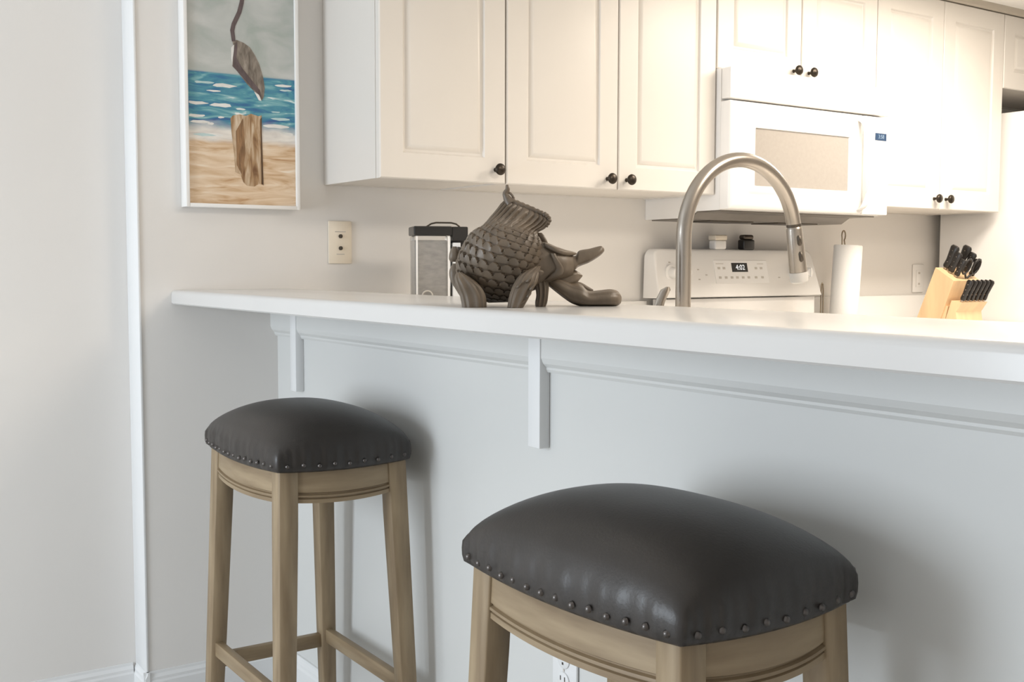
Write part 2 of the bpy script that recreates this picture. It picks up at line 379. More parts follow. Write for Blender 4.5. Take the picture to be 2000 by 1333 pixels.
# door with recessed window
da, db, dz0, dz1 = ma, 1.925, 1.305, 1.634
def rr(x0, x1, z0, z1, y, r=.008):
    pts = []
    for cxx, czz, a0 in ((x1-r, z1-r, 0), (x0+r, z1-r, 90), (x0+r, z0+r, 180), (x1-r, z0+r, 270)):
        for k in range(5):
            a = math.radians(a0+90*k/4); pts.append(Vector((cxx+r*math.cos(a), y, czz+r*math.sin(a))))
    return pts
rings = [rr(da, db, dz0, dz1, -.3455, .004), rr(da, db, dz0, dz1, -.380, .004), rr(da+.004, db-.004, dz0+.004, dz1-.004, -.385, .004),
         rr(1.378, 1.892, 1.345, 1.597, -.385, .012), rr(1.381, 1.889, 1.348, 1.594, -.382, .011), rr(1.387, 1.883, 1.354, 1.588, -.382, .010), rr(1.390, 1.880, 1.357, 1.585, -.3848, .010),
         rr(1.412, 1.858, 1.378, 1.558, -.3848, .004), rr(1.414, 1.856, 1.380, 1.556, -.379, .004)]
dr = loft('door', rings, 'appl', mw)
box('window', 1.4145, 1.8555, -.380, -.3792, 1.3805, 1.5555, 'applgrey', dr)
# bowed handle
hp = [(1.905, -.386, 1.615), (1.910, -.403, 1.600), (1.924, -.420, 1.540), (1.931, -.425, 1.475), (1.928, -.420, 1.400), (1.916, -.403, 1.335), (1.908, -.386, 1.318)]
hb = catmull(hp, 5); rings = []
for i, p in enumerate(hb):
    wd = .011+.006*math.sin(math.pi*i/(len(hb)-1))
    rings.append([p+Vector((wd*math.cos(a), .007*math.sin(a), 0)) for a in [2*math.pi*k/12 for k in range(12)]])
loft('handle', rings, 'appl', dr)
cp = box('control_panel', 1.9265, mb, -.385, -.3455, 1.305, 1.634, 'appl', mw, .004)
dsp = box('display', 1.986, 2.045, -.3862, -.3852, 1.556, 1.580, 'lcd', cp)
text('digits', '3:58', .018, Vector((2.016, -.3868, 1.568)), ROTF, 'digb', dsp)
for r_ in range(4):
    for c_ in range(3): box('button', 1.975+.025*c_, 1.993+.025*c_, -.3856, -.3852, 1.420+.030*r_, 1.438+.030*r_, 'appl', cp)
for c_ in range(3): box('legend', 1.985+.018*c_, 1.995+.018*c_, -.3856, -.3852, 1.352, 1.355, 'cream', cp)

# ------------------------------------------------------------------ wall plates
def plate(name, label, c, facing):
    """c centre on the wall; facing 'y' (-Y) or 'x' (-X)"""
    t = thing(name, label, 'wall plate', c)
    def B(n, u0, u1, d0, d1, z0, z1, m, root, bev=0):
        x, y, z = c
        if facing == 'y': return box(n, x+u0, x+u1, y-d1, y-d0, z+z0, z+z1, m, root, bev)
        return box(n, x-d1, x-d0, y-u1, y-u0, z+z0, z+z1, m, root, bev)
    return t, B
t, B = plate('jack_plate', 'almond wall plate with two jacks below the wall cabinet', (.185, -.0005, 1.194), 'y')
p = B('plate', -.0355, .0355, 0, .006, -.059, .059, 'cream', t, .003)
for dz in (.017, -.016):
    j = lathe('jack', (.185, -.0067, 1.194+dz), [(0, 0), (.0055, 0), (.0055, .004), (.0035, .0045), (0, .0045)], 'dark', t, 14, 'y')
B('print', -.016, .016, .0062, .0066, .028, .0305, 'grey', t); B('print', -.012, .012, .0062, .0066, -.034, -.0315, 'grey', t)
t, B = plate('outlet_plate', 'white wall outlet beside the refrigerator behind the knife block', (2.770, -.0005, 1.081), 'y')
B('plate', -.0355, .0355, 0, .006, -.057, .057, 'appl', t, .003); d = B('insert', -.017, .017, .0062, .0085, -.034, .034, 'appl', t, .001)
for dz in (.022, -.022): B('slot', -.006, .006, .0087, .0092, dz-.004, dz+.004, 'grey', t)
t, B = plate('outlet_plate', 'white duplex outlet low on the bar panel behind the stools', (-.0005, -1.297, .418), 'x')
B('plate', -.0355, .0355, 0, .006, -.0575, .0575, 'trimw', t, .003)
for dz in (.0195, -.0195):
    d = lathe('receptacle', (-.0067, -1.297, .418+dz), [(0, 0), (.0165, 0), (.0165, .002), (.015, .003), (0, .003)], 'trimw', t, 20, 'x')
    for du in (-.006, .006): B('slot', du-.0012, du+.0012, .0092, .0096, dz+.001, dz+.009, 'dark', d)
    B('slot', -.0022, .0022, .0092, .0096, dz-.009, dz-.0045, 'dark', d)
B('screw', -.002, .002, .0062, .007, -.002, .002, 'grey', t)

# ------------------------------------------------------------------ heron painting
PX0, PX1, PZ0, PZ1 = -.255, .052, 1.278, 2.085
pt = thing('painting', 'framed beach painting of a grey heron above a wooden post', 'painting', (-.10, -.015, PZ0))
def artmat():
    m = bpy.data.materials.new('painted_seascape'); m.use_nodes = True; nt = m.node_tree; b = nt.nodes['Principled BSDF']; b.inputs['Roughness'].default_value = .55
    N = nt.nodes.new; L = nt.links.new
    tc = N('ShaderNodeTexCoord'); sp = N('ShaderNodeSeparateXYZ'); L(tc.outputs['Object'], sp.inputs[0])
    def noise(scale, sx, sz, detail=3, dist=0):
        mp = N('ShaderNodeMapping'); mp.inputs['Scale'].default_value = (sx, 1, sz); L(tc.outputs['Object'], mp.inputs[0])
        n = N('ShaderNodeTexNoise'); n.inputs['Scale'].default_value = scale; n.inputs['Detail'].default_value = detail; n.inputs['Distortion'].default_value = dist
        L(mp.outputs[0], n.inputs['Vector']); return n.outputs['Fac']
    def ramp(inp, stops):
        r = N('ShaderNodeValToRGB'); e = r.color_ramp.elements
        while len(e) < len(stops): e.new(.5)
        for q, (p, c) in zip(e, stops): q.position = p; q.color = (*c, 1)
        L(inp, r.inputs[0]); return r.outputs[0]
    def math_(op, a, bb):
        n = N('ShaderNodeMath'); n.operation = op
        for i, v in enumerate((a, bb)):
            if isinstance(v, (int, float)): n.inputs[i].default_value = v
            else: L(v, n.inputs[i])
        return n.outputs[0]
    def mix(f, a, bb):
        n = N('ShaderNodeMix'); n.data_type = 'RGBA'; L(f, n.inputs[0]); L(a, n.inputs[6]); L(bb, n.inputs[7]); return n.outputs[2]
    z = sp.outputs['Z']; wob = math_('MULTIPLY', math_('SUBTRACT', noise(9, 1, 2), .5), .05)
    zz = math_('ADD', z, wob)                                # object z = height above the frame's foot
    sky = ramp(noise(10, 1, 1.6, 4, .6), [(.3, (.36, .40, .37)), (.5, (.45, .47, .45)), (.7, (.54, .55, .53))])
    sea = ramp(noise(16, .8, 4, 4, .8), [(.28, (.02, .075, .24)), (.42, (.03, .16, .30)), (.55, (.07, .27, .34)), (.66, (.22, .44, .47)), (.72, (.80, .82, .80))])
    sand = ramp(noise(14, .7, 4, 4, 1.0), [(.28, (.42, .23, .10)), (.42, (.60, .42, .26)), (.58, (.72, .56, .40)), (.74, (.80, .70, .58))])
    foam = ramp(noise(18, .7, 3, 3, .8), [(.35, (.62, .58, .54)), (.6, (.78, .74, .68))])
    f1 = ramp(zz, [(.165, (0, 0, 0)), (.178, (1, 1, 1))]); f2 = ramp(zz, [(.196, (0, 0, 0)), (.222, (1, 1, 1))])
    f3 = ramp(math_('ADD', z, math_('MULTIPLY', wob, .06)), [(.341, (0, 0, 0)), (.344, (1, 1, 1))])
    c = mix(f3, mix(f2, mix(f1, sand, foam), sea), sky)
    L(c, b.inputs['Base Color']); return m
def art(name, pts, m, y, root=pt):
    """flat painted shape: points in photograph-like (px, py) of the picture plane"""
    bm = bmesh.new(); vs = []
    for (px, py) in pts:
        f = (px-355)/233; s = 789-47*f
        vs.append(bm.verts.new((-.2655+f*.321, y, PZ0+((403+8*f)-py)/s)))
    bm.faces.new(vs); r = bmesh.ops.extrude_face_region(bm, geom=bm.faces[:])
    for v in [g for g in r['geom'] if isinstance(g, bmesh.types.BMVert)]: v.co.y += .0006
    return obj(name, bm, m, root)
FD = .042
for (n_, a) in (('frame_side', (PX0, PX0+.0095, PZ0, PZ1)), ('frame_side', (PX1-.0095, PX1, PZ0, PZ1)), ('frame_rail', (PX0+.0095, PX1-.0095, PZ0, PZ0+.0095)), ('frame_rail', (PX0+.0095, PX1-.0095, PZ1-.0095, PZ1))):
    box(n_, a[0], a[1], -FD, -.0005, a[2], a[3], 'frame', pt, .001)
cv = box('canvas', PX0+.0096, PX1-.0096, -.034, -.006, PZ0+.0096, PZ1-.0096, artmat(), pt)
def paintmat(name, stops, sx, sz, scale):
    m = mat(name, (.3, .3, .3), .6); nt = m.node_tree; tc = nt.nodes['Texture Coordinate']
    mp = nt.nodes.new('ShaderNodeMapping'); mp.inputs['Scale'].default_value = (sx, 1, sz); nt.links.new(tc.outputs['Object'], mp.inputs[0])
    if sx > 2: mp.inputs['Rotation'].default_value = (0, 0, 0)
    n = nt.nodes.new('ShaderNodeTexNoise'); n.inputs['Scale'].default_value = scale; n.inputs['Detail'].default_value = 4; n.inputs['Distortion'].default_value = .6; nt.links.new(mp.outputs[0], n.inputs['Vector'])
    r = nt.nodes.new('ShaderNodeValToRGB'); e = r.color_ramp.elements
    while len(e) < len(stops): e.new(.5)
    for q, (p, c) in zip(e, stops): q.position = p; q.color = (*c, 1)
    nt.links.new(n.outputs['Fac'], r.inputs[0]); nt.links.new(r.outputs[0], nt.nodes['Principled BSDF'].inputs['Base Color']); return m
M['heron'] = paintmat('heron_feathers', [(.3, (.09, .07, .055)), (.5, (.22, .185, .15)), (.7, (.36, .31, .26))], 5, 1.5, 16)
M['herond'] = paintmat('heron_dark', [(.3, (.07, .05, .05)), (.7, (.15, .11, .11))], 3, 1, 20)
M['post'] = paintmat('painted_post', [(.30, (.16, .075, .03)), (.45, (.36, .22, .11)), (.6, (.55, .42, .29)), (.75, (.70, .60, .47))], 6, 1, 14)
M['paleteal'] = paintmat('pale_teal_daub', [(.3, (.30, .50, .52)), (.7, (.62, .70, .68))], 1, 3, 20)
M['whitep'] = paintmat('white_paint_daub', [(.3, (.66, .64, .60)), (.7, (.82, .81, .78))], 1, 3, 20)
po = art('painted_post', [(450, 230), (455, 224), (468, 222), (480, 225), (490, 221), (505, 226), (511, 224), (511, 260), (513, 362), (505, 358), (495, 364), (480, 362), (473, 355), (468, 340), (458, 335), (456, 300), (452, 260)], 'post', -.0347)
art('post_edge', [(508, 232), (511, 228), (511, 262), (513, 361), (509, 359)], paintmat('post_dark_edge', [(.3, (.06, .03, .012)), (.7, (.16, .085, .04))], 6, 1, 18), -.0352, po)
art('post_edge', [(460, 255), (474, 230), (478, 300), (470, 340), (461, 322)], paintmat('post_shadow', [(.3, (.10, .05, .02)), (.7, (.34, .19, .09))], 6, 1, 18), -.0352, po)
hr = art('painted_heron', [(456, 80), (464, 77), (478, 83), (490, 92), (500, 108), (508, 125), (515, 150), (518, 170), (516, 188), (512, 195), (506, 186), (495, 175), (485, 165), (473, 150), (464, 137), (455, 128), (456, 110), (459, 95)], 'heron', -.0347)
art('painted_neck', [(455, 80), (462, 80), (460, 60), (462, 50), (474, 25), (479, 6), (483, -25), (478, -48), (462, -58), (450, -55), (425, -44), (450, -47), (462, -50), (472, -42), (475, -22), (471, 4), (466, 22), (455, 45), (452, 58)], 'herond', -.0349, hr)
art('wing_edge', [(464, 79), (459, 95), (457, 110), (456, 128), (466, 140), (486, 163), (505, 183), (512, 192), (508, 175), (492, 155), (474, 132), (463, 112), (465, 92)], 'herond', -.0353, hr)
art('white_breast', [(453, 92), (459, 86), (458, 100), (456, 112), (455, 126), (453, 112)], 'whitep', -.0351, hr)
art('tail_feather', [(497, 178), (506, 184), (511, 196), (506, 195)], 'whitep', -.0351, hr)
rnd = random.Random(5)
strokes = [(400, 159, 40, 6), (440, 166, 50, 8), (388, 199, 44, 8), (432, 204, 44, 8), (540, 218, 20, 4), (385, 224, 34, 7), (414, 262, 50, 7), (556, 167, 36, 5), (392, 236, 38, 7), (432, 228, 14, 5), (412, 240, 12, 6), (550, 232, 40, 6), (540, 246, 56, 8), (400, 262, 44, 6), (560, 176, 26, 4), (535, 192, 14, 3), (420, 176, 30, 4), (570, 262, 30, 6), (470, 212, 20, 4)]
for si_, (sx_, sy_, w_, h_) in enumerate(strokes):
    n_ = 11; pts = []
    for k in range(n_):
        a = 2*math.pi*k/n_; j = rnd.uniform(.55, 1.15)
        pts.append((max(372, min(574, sx_+w_/2*math.cos(a)*rnd.uniform(.8, 1.1))), sy_+h_/2*math.sin(a)*j+.06*(math.cos(a)*w_/2)))
    art('foam_stroke', pts, 'whitep' if rnd.random() < .7 else 'paleteal', -.03415-si_*.00002, cv)

# ------------------------------------------------------------------ faucet
fx, fy = .152, -1.42
fc = thing('faucet', 'brushed nickel pull-down faucet with tall arched spout', 'faucet', (fx, fy, .914))
lathe('base', (fx, fy, .9143), [(0, 0), (.028, 0), (.028, .006), (.020, .012), (.0185, .10), (.0165, .115), (0, .115)], 'steel', fc)
R = .138; zc = 1.180
path = [(fx, fy, 1.028), (fx, fy, 1.08), (fx, fy, 1.13)] + [(fx+R-R*math.cos(math.radians(a)), fy, zc+R*math.sin(math.radians(a))) for a in range(0, 171, 5)]
tube('spout', path, [.0132]*len(path), 'steel', fc, 24)
p0 = Vector(path[-1]); dirv = Vector((.17, 0, -.985)).normalized()
hd = tube('spray_head', [p0+dirv*.001, p0+dirv*.004, p0+dirv*.006, p0+dirv*.05, p0+dirv*.085], [.0128, .0142, .0146, .0158, .0166], 'steel', fc, 24)
tube('spray_collar', [p0-dirv*.004, p0+dirv*.0008], [.0138, .0138], 'steeld', fc, 24)
tube('spray_nozzle', [p0+dirv*.0855, p0+dirv*.090, p0+dirv*.103, p0+dirv*.106], [.0166, .0172, .0165, .012], mat('pale_grey_rubber', (.55, .53, .50), .5, noise=.03), hd, 24)
bq = p0+dirv*.045+Vector((-.004, -.0152, 0))
for k_, (o1, o2) in enumerate(((.018, .036), (.048, .066))):
    tube('spray_button', [p0+dirv*o1+Vector((-.006, -.0135, 0)), p0+dirv*(o1+.003)+Vector((-.006, -.0148, 0)), p0+dirv*(o2-.003)+Vector((-.006, -.0155, 0)), p0+dirv*o2+Vector((-.006, -.0145, 0))], [.002, .004, .004, .002], 'steeld', hd, 10)
lv = tube('lever_hub', [(fx, fy+.018, .985), (fx, fy+.048, .985)], [.014, .013], 'steel', fc, 18)
lp = [(fx, fy+.040, .99), (fx-.002, fy+.055, 1.03), (fx-.001, fy+.060, 1.060), (fx+.010, fy+.058, 1.085), (fx+.014, fy+.054, 1.094)]
rings = []
for i, p in enumerate(catmull(lp, 4)):
    wd = .006+.003*min(1, i/10); th = .0045
    if i > 13: wd *= (17.5-i)/4.5
    rings.append([p+RT*(wd*math.cos(a))+Vector((-.563, -.826, 0))*(th*math.sin(a)) for a in [2*math.pi*k/12 for k in range(12)]])
loft('lever', rings, 'steel', fc)

# ------------------------------------------------------------------ paper towel holder
tx, ty = 2.165, -.125
th_ = thing('paper_towel_holder', 'wire paper towel stand with tall centre loop and side arm', 'holder', (tx, ty, .9142))
lathe('base', (tx, ty, .9143), [(0, 0), (.078, 0), (.080, .004), (.076, .008), (0, .010)], 'wire', th_)
tube('centre_loop', [(tx, ty, .924), (tx, ty, 1.20)] + [(tx-.010+.010*math.cos(a)+0, ty+0.0, 1.243+.018*math.sin(a)) for a in (-1.2, -.6, 0, .6, 1.2, 1.57, 2.0, 2.6, 3.14, 3.7)] + [(tx-.018, ty, 1.205)], .0026, 'wire', th_, 10)
ax, ay = 2.096, -.080
tube('side_arm', [(ax-.006, ay, .924), (ax-.006, ay, 1.04), (ax-.004, ay, 1.062), (ax, ay, 1.068), (ax+.004, ay, 1.062), (ax+.006, ay, 1.04), (ax+.006, ay, .924)], .0024, 'wire', th_, 10)
rl = lathe('paper_towel_roll', (0, 0, 0), [(.020, 0), (.0495, 0), (.0515, .004), (.0515, .270), (.0495, .274), (.020, .274), (.020, 0)], 'towel', None, 40)
rl.location = (tx-.002, ty, .9335); rl.rotation_euler = (math.radians(1.2), math.radians(2.4), 0)
tag(rl, 'white paper towel roll on the wire stand', 'paper towel')

# ------------------------------------------------------------------ knife block
kx0, kx1 = 2.435, 2.600
kb = thing('knife_block', 'light beech knife block leaning beside the refrigerator', 'knife block', (2.52, -.30, .9142))
Z = .9143
big = [(-.235, Z), (-.335, Z), (-.395, 1.078), (-.318, 1.126)]
prism('slanted_block', big, 0, kx0, kx1, 'block', kb)
prism('foot_wedge', [(-.3355, Z), (-.355, Z), (-.3700, .985), (-.3620, .986)], 0, kx0+.006, kx1-.006, 'block', kb)
fr_ = [(-.3555, Z), (-.412, Z), (-.404, .965), (-.428, 1.000), (-.385, 1.006)]
prism('steak_tier', fr_, 0, kx0+.004, kx1-.004, 'block', kb)
def knife(name, label, c, L, wd, ang=27, grp='knives in the beech block', side=0):
    """handle leaving point c along a slanted direction toward the room"""
    a = math.radians(ang); d = Vector((side, -math.sin(a), math.cos(a))).normalized(); n = Vector((0, math.cos(a), math.sin(a)))
    t = thing(name, label, 'knife', tuple(c), grp); rings = []
    for s, hw, hh in ((.004, .8, .8), (.010, 1, 1), (.35*L, .85, .85), (.65*L, 1, 1.05), (.92*L, 1.0, 1.25), (L, .7, .9)):
        p = Vector(c)+d*s
        rings.append([p+Vector((1, 0, 0))*(wd*.5*hw*math.cos(q))+n*(wd*.85*hh*math.sin(q)) for q in [2*math.pi*k/10 for k in range(10)]])
    loft('handle', rings, 'black', t)
    bl = tuberings([Vector(c)-d*.001, Vector(c)+d*.006], wd*.42, 8); loft('bolster', bl, 'steel', t)
    for s in (.3, .55, .8):
        p = Vector(c)+d*(L*s)-Vector((wd*.44, 0, 0))
        lathe('rivet', tuple(p), [(0, 0), (.0022, 0), (.0018, .0012), (0, .0014)], 'steel', t, 8, 'x')
    return t
def topat(f):   # point on the slanted top face of the block, f from back (0) to front (1)
    return (-.318-.077*f, 1.126-.048*f)
spots = [('chef_knife', 'large black-handled knife in rear slot of block next to outlet', .12, .045, .092, .018), ('carving_knife', 'black-handled carving knife in rear slot of block next to refrigerator', .12, .120, .092, .018),
         ('bread_knife', 'black-handled knife in middle slot of block next to outlet', .42, .040, .080, .016), ('utility_knife', 'black-handled knife in middle slot of block next to refrigerator', .42, .128, .080, .016),
         ('paring_knife', 'short black-handled knife in front slot of block next to outlet', .72, .042, .068, .014), ('boning_knife', 'short black-handled knife in front slot of block next to refrigerator', .72, .132, .068, .014)]
for nm, lb, f, dx, L, wd in spots:
    y_, z_ = topat(f); knife(nm, lb, (kx0+dx, y_-.0015, z_+.0025), L, wd)
ORD = ('first', 'second', 'third', 'fourth', 'fifth', 'sixth')
for i in range(6):
    xx = kx0+.018+i*.0262
    knife('steak_knife', ORD[5-i]+' steak knife from the refrigerator in the front tier of the block', (xx, -.4180, 1.0045), .082, .0125, 24, 'steak knives in the front tier')
# kitchen scissors
y_, z_ = topat(.88)
sc = thing('kitchen_scissors', 'black looped kitchen scissors stuck in the knife block', 'scissors', (kx0+.088, y_, z_))
dv = Vector((0, -math.sin(.45), math.cos(.45)))
for s in (-1, 1):
    c0 = Vector((kx0+.088+s*.004, y_-.0015, z_+.0045)); cc = c0+dv*.046+Vector((s*.024, 0, 0)); pts = [c0]
    for k in range(13):
        a = -math.pi/2-s*.35+2*math.pi*k/12; pts.append(cc+Vector((.020*math.cos(a), 0, 0))+dv*(.030*math.sin(a)))
    tube('finger_loop', pts, .0038, 'black', sc, 10)

# ------------------------------------------------------------------ countertop appliance with clear tank
ap = thing('countertop_appliance', 'clear tank with dark lid and wire handle behind the bar', 'appliance', (.33, -.33, .914))
# local frame turned to face the bar
A0 = Vector((.247, -.312, 0)); ua = Vector((.93, -.37, 0)); va = Vector((.37, .93, 0))
def obox(name, u0, u1, v0, v1, z0, z1, m, root, bev=0):
    bm = abox(bmesh.new(), u0, u1, v0, v1, z0, z1, bev)
    for v in bm.verts: v.co = A0+ua*v.co.x+va*v.co.y+Vector((0, 0, v.co.z))
    return obj(name, bm, m, root)
Z = .9143
obox('foot', 0, .145, 0, .13, Z, 1.02, 'black', ap, .004)
tk = obox('tank', .002, .096, 0, .10, 1.0205, 1.208, 'glass', ap, .004)
obox('contents', .010, .088, .008, .092, 1.026, 1.196, 'flour', tk, .003)
obox('corner_post', .0045, .009, -.003, -.0005, 1.022, 1.206, 'appl', ap); obox('corner_post', .0875, .0925, -.003, -.0005, 1.022, 1.206, 'appl', ap)
obox('lid', -.001, .099, -.004, .104, 1.2085, 1.232, 'black', ap, .003)
obox('rear_column', .1, .145, .02, .13, 1.0205, 1.232, 'black', ap, .003)
obox('side_panel', .1005, .122, .002, .0195, 1.03, 1.190, 'trimw', ap, .002)
obox('top_cap', .1, .14, .0, .0195, 1.195, 1.230, 'black', ap)
q = A0+ua*.112+Vector((0, 0, 1.172)); lathe('knob', tuple(q), [(0, -.003), (.007, -.003), (.007, .010), (0, .011)], 'black', ap, 14, 'y')
hh = [A0+ua*u_+va*.05+Vector((0, 0, z_)) for u_, z_ in ((.040, 1.2325), (.052, 1.240), (.065, 1.243), (.105, 1.243), (.118, 1.240), (.128, 1.2325))]
tube('bail_handle', hh, .0022, 'steeld', ap, 10)
q = A0+ua*.034+va*(-.0008)+Vector((0, 0, 1.053))
tube('ring', [q+ua*(.013*math.cos(a))+Vector((0, 0, .012*math.sin(a))) for a in [2*math.pi*k/16 for k in range(17)]], .0022, 'grey', ap, 8)

# ------------------------------------------------------------------ carved fish
S0 = Vector((-.14, -1.40, 1.067)); WV = Vector((-.563, -.826, 0))
def sp(px, py, w=0.0):
    z = 1.067+(598.1-py)/1240.0
    p = S0+RT*((px-1050.2)/1234.0)+WV*w; p.z = max(z, 1.0673); return p
fs = thing('carved_fish', 'carved dark wooden fish sculpture with scales, raised tail and gaping mouth', 'sculpture', (-.14, -1.40, 1.067))
def inter(keys, n):
    """smooth interpolation of key tuples"""
    out = []; K = [keys[0]]+list(keys)+[keys[-1]]
    for i in range(1, len(K)-2):
        for k in range(n):
            t = k/n
            out.append(tuple(.5*((2*b)+(c-a)*t+(2*a-5*b+4*c-d)*t*t+(3*b-a-3*c+d)*t**3) for a, b, c, d in zip(K[i-1], K[i], K[i+1], K[i+2])))
    out.append(tuple(K[-2])); return out
body = [(986, 388, 1068, 424, .006), (980, 400, 1071, 433, .011), (966, 418, 1062, 445, .020), (946, 438, 1050, 455, .036), (920, 453, 1058, 470, .052), (902, 480, 1066, 487, .066),
        (890, 510, 1070, 508, .072), (891, 538, 1062, 532, .068), (903, 563, 1047, 556, .054), (926, 582, 1028, 577, .032), (952, 592, 1006, 590, .008)]
sec = inter(body, 24); rings = []; NT = 312
for i, (lx, ly, rx, ry, wd) in enumerate(sec):
    u = i/(len(sec)-1); ring = []
    L_, R_ = sp(lx, ly), sp(rx, ry); c = (L_+R_)/2; h = (R_-L_)/2
    for k in range(NT):
        a = 2*math.pi*k/NT; ca, sa = math.cos(a), math.sin(a)
        sx = math.copysign(abs(ca)**.85, ca); sy = math.copysign(abs(sa)**.85, sa)
        # overlapping diamond scales on the flanks, fine flutes on the tail
        row = (1-u)*16+1.6*math.cos(a); ri = math.floor(row); b_ = row-ri; col = a/(2*math.pi)*30+.5*(ri % 2); al = (col-math.floor(col))-.5
        bd = .30+.68*math.sqrt(max(0, 1-(2*al)**2))
        sc_ = (.25+.75*b_/bd if b_ < bd else .10)*.0062; fl = abs(math.sin(a*13+u*6))*.0045
        wt_ = min(1, max(0, (u-.24)/.12)); edge = 1-min(1, max(0, (abs(ca)-.86)/.1))
        disp = (fl*(1-wt_)*min(1, u*10)+sc_*wt_*(.25+.75*edge)) if u < .97 else 0
        g = Vector((0, 0, 0))+h.normalized()*(sx*.8)+WV*(-sy)
        p = c+h*sx+WV*(wd*-sy)
        ring.append(p+g.normalized()*(disp-.002))
    rings.append(ring)
loft('body', rings, 'carve', fs)
# tail: rolled rim along the upper edge and the upright spike
rim = catmull([sp(987, 387), sp(1008, 397), sp(1030, 406), sp(1052, 415.5), sp(1066, 422), sp(1071, 431), sp(1064, 442)], 8)
tube('tail_rim', [p+WV*.002 for p in rim], [.0035+.0014*abs(math.sin(i*.9)) for i in range(len(rim))], 'carve', fs, 10)
tube('tail_spike', catmull([sp(996, 398), sp(989, 386), sp(987, 379), sp(991, 371), sp(990, 362)], 4), [.009, .0085, .0075, .0065, .0058, .0052, .0050, .0048, .0046, .0044, .0042, .0040, .0038, .0036, .0032, .0028, .0022], 'carve', fs, 10)
tube('tail_barb', catmull([sp(992, 376), sp(999, 381), sp(1004, 389)], 4), .0020, 'carve', fs, 8)
def slab(name, keys, root=fs, n=6, m='carve', flute=0, NR=28, horiz=True, fl_n=7):
    """loft of sections: (px,top,bottom,half depth,w) when horiz, else (py,left,right,half depth,w)"""
    out = []
    for (s, a_, b_, wd, wo) in inter(keys, n):
        A, B_ = (sp(s, a_, wo), sp(s, b_, wo)) if horiz else (sp(a_, s, wo), sp(b_, s, wo))
        c = (A+B_)/2; h = (A-B_)/2; ring = []
        for k in range(NR):
            q = 2*math.pi*k/NR; f = 1+flute*math.sin(q*fl_n)
            cx = math.copysign(abs(math.cos(q))**.75, math.cos(q)); sx = math.copysign(abs(math.sin(q))**.75, math.sin(q))
            p = c+h*cx*f+WV*(wd*sx*f); p.z = max(p.z, 1.0673); ring.append(p)
        out.append(ring)
    return loft(name, out, m, root)
slab('head', [(1020, 490, 575, .05, 0), (1045, 474, 566, .050, 0), (1065, 474, 556, .048, 0), (1085, 482, 549, .044, 0), (1102, 488, 545, .038, 0), (1118, 496, 540, .026, 0)], flute=.02, fl_n=5)
slab('upper_jaw', [(1085, 492, 545, .030, 0), (1105, 493, 540, .026, 0), (1122, 500, 528, .021, 0), (1130, 490, 521, .020, 0), (1150, 486, 513, .018, 0), (1165, 482, 504, .015, 0), (1174, 481, 497, .011, 0), (1179, 486, 491, .004, 0)], flute=.05, fl_n=4)
slab('brow_ridge', [(1062, 474, 486, .010, .030), (1080, 482, 494, .012, .034), (1100, 488, 500, .010, .030), (1118, 492, 499, .006, .022), (1124, 494, 497, .002, .018)])
slab('cheek_fold', [(496, 1072, 1082, .006, .046), (510, 1078, 1090, .008, .044), (525, 1082, 1098, .008, .040), (538, 1070, 1094, .008, .038), (546, 1062, 1074, .004, .036)], horiz=False)
slab('tongue', [(1085, 528, 560, .022, 0), (1105, 530, 562, .020, 0), (1122, 528, 556, .016, 0), (1130, 532, 548, .010, 0), (1137, 537, 540, .003, 0)], flute=.04)
slab('lower_jaw', [(1062, 535, 552, .020, 0), (1080, 538, 566, .028, 0), (1098, 544, 580, .032, 0), (1116, 552, 592, .034, 0), (1134, 556, 597.6, .034, 0), (1148, 568, 598, .032, 0), (1170, 567, 598, .030, 0), (1190, 565, 598, .028, 0), (1204, 568, 597, .022, 0), (1211, 575, 593, .012, 0), (1213.5, 580, 588, .003, 0)], flute=.035, fl_n=9, NR=40)
slab('jaw_lip', [(1122, 550, 560, .006, -.018), (1136, 552, 566, .008, -.022), (1150, 560, 573, .007, -.022), (1160, 566, 572, .003, -.020)])
slab('gill_spine', [(524, 1036, 1048, .006, .055), (530, 1040, 1060, .008, .056), (538, 1030, 1056, .006, .056)], horiz=False)
def leg(name, keys): return slab(name, keys, horiz=False, flute=.07, fl_n=11, NR=66)
leg('rear_fin', [(532, 896, 906, .006, .062), (542, 893, 922, .012, .064), (556, 896, 938, .015, .064), (572, 902, 948, .015, .062), (588, 906, 951, .015, .062), (602, 908, 951, .014, .062)])
leg('rear_fin', [(545, 893, 915, .010, -.030), (560, 896, 928, .012, -.032), (580, 900, 935, .012, -.032), (599, 903, 938, .012, -.032)])
leg('front_fin', [(520, 1042, 1054, .008, .050), (534, 1018, 1050, .013, .060), (550, 1006, 1046, .015, .066), (568, 998, 1036, .016, .070), (584, 994, 1028, .015, .072), (598, 992, 1020, .014, .074), (606, 990, 1014, .012, .074)])
leg('front_fin', [(535, 1040, 1066, .012, .020), (555, 1044, 1070, .014, .024), (575, 1047, 1069, .014, .026), (590, 1045, 1067, .013, .026), (600, 1046, 1063, .011, .026)])
for k_, (cx_, cy_) in enumerate(((1030, 545), (1036, 560), (1030, 574), (1012, 556), (1018, 588))):
    slab('fin_spur', [(cx_-5, cy_+2, cy_+5, .003, .080), (cx_, cy_-2, cy_+5, .004, .083), (cx_+6, cy_-6, cy_-2, .002, .083)], n=3, NR=10)
slab('side_bump', [(482, 884, 892, .006, .0), (492, 879, 897, .012, .0), (505, 877, 899, .012, .0), (512, 880, 895, .006, .0)], horiz=False)
slab('hind_fold', [(515, 884, 896, .006, .004), (530, 878, 902, .010, .004), (548, 880, 904, .010, .004), (565, 890, 908, .008, .004), (578, 898, 908, .004, .004)], horiz=False)
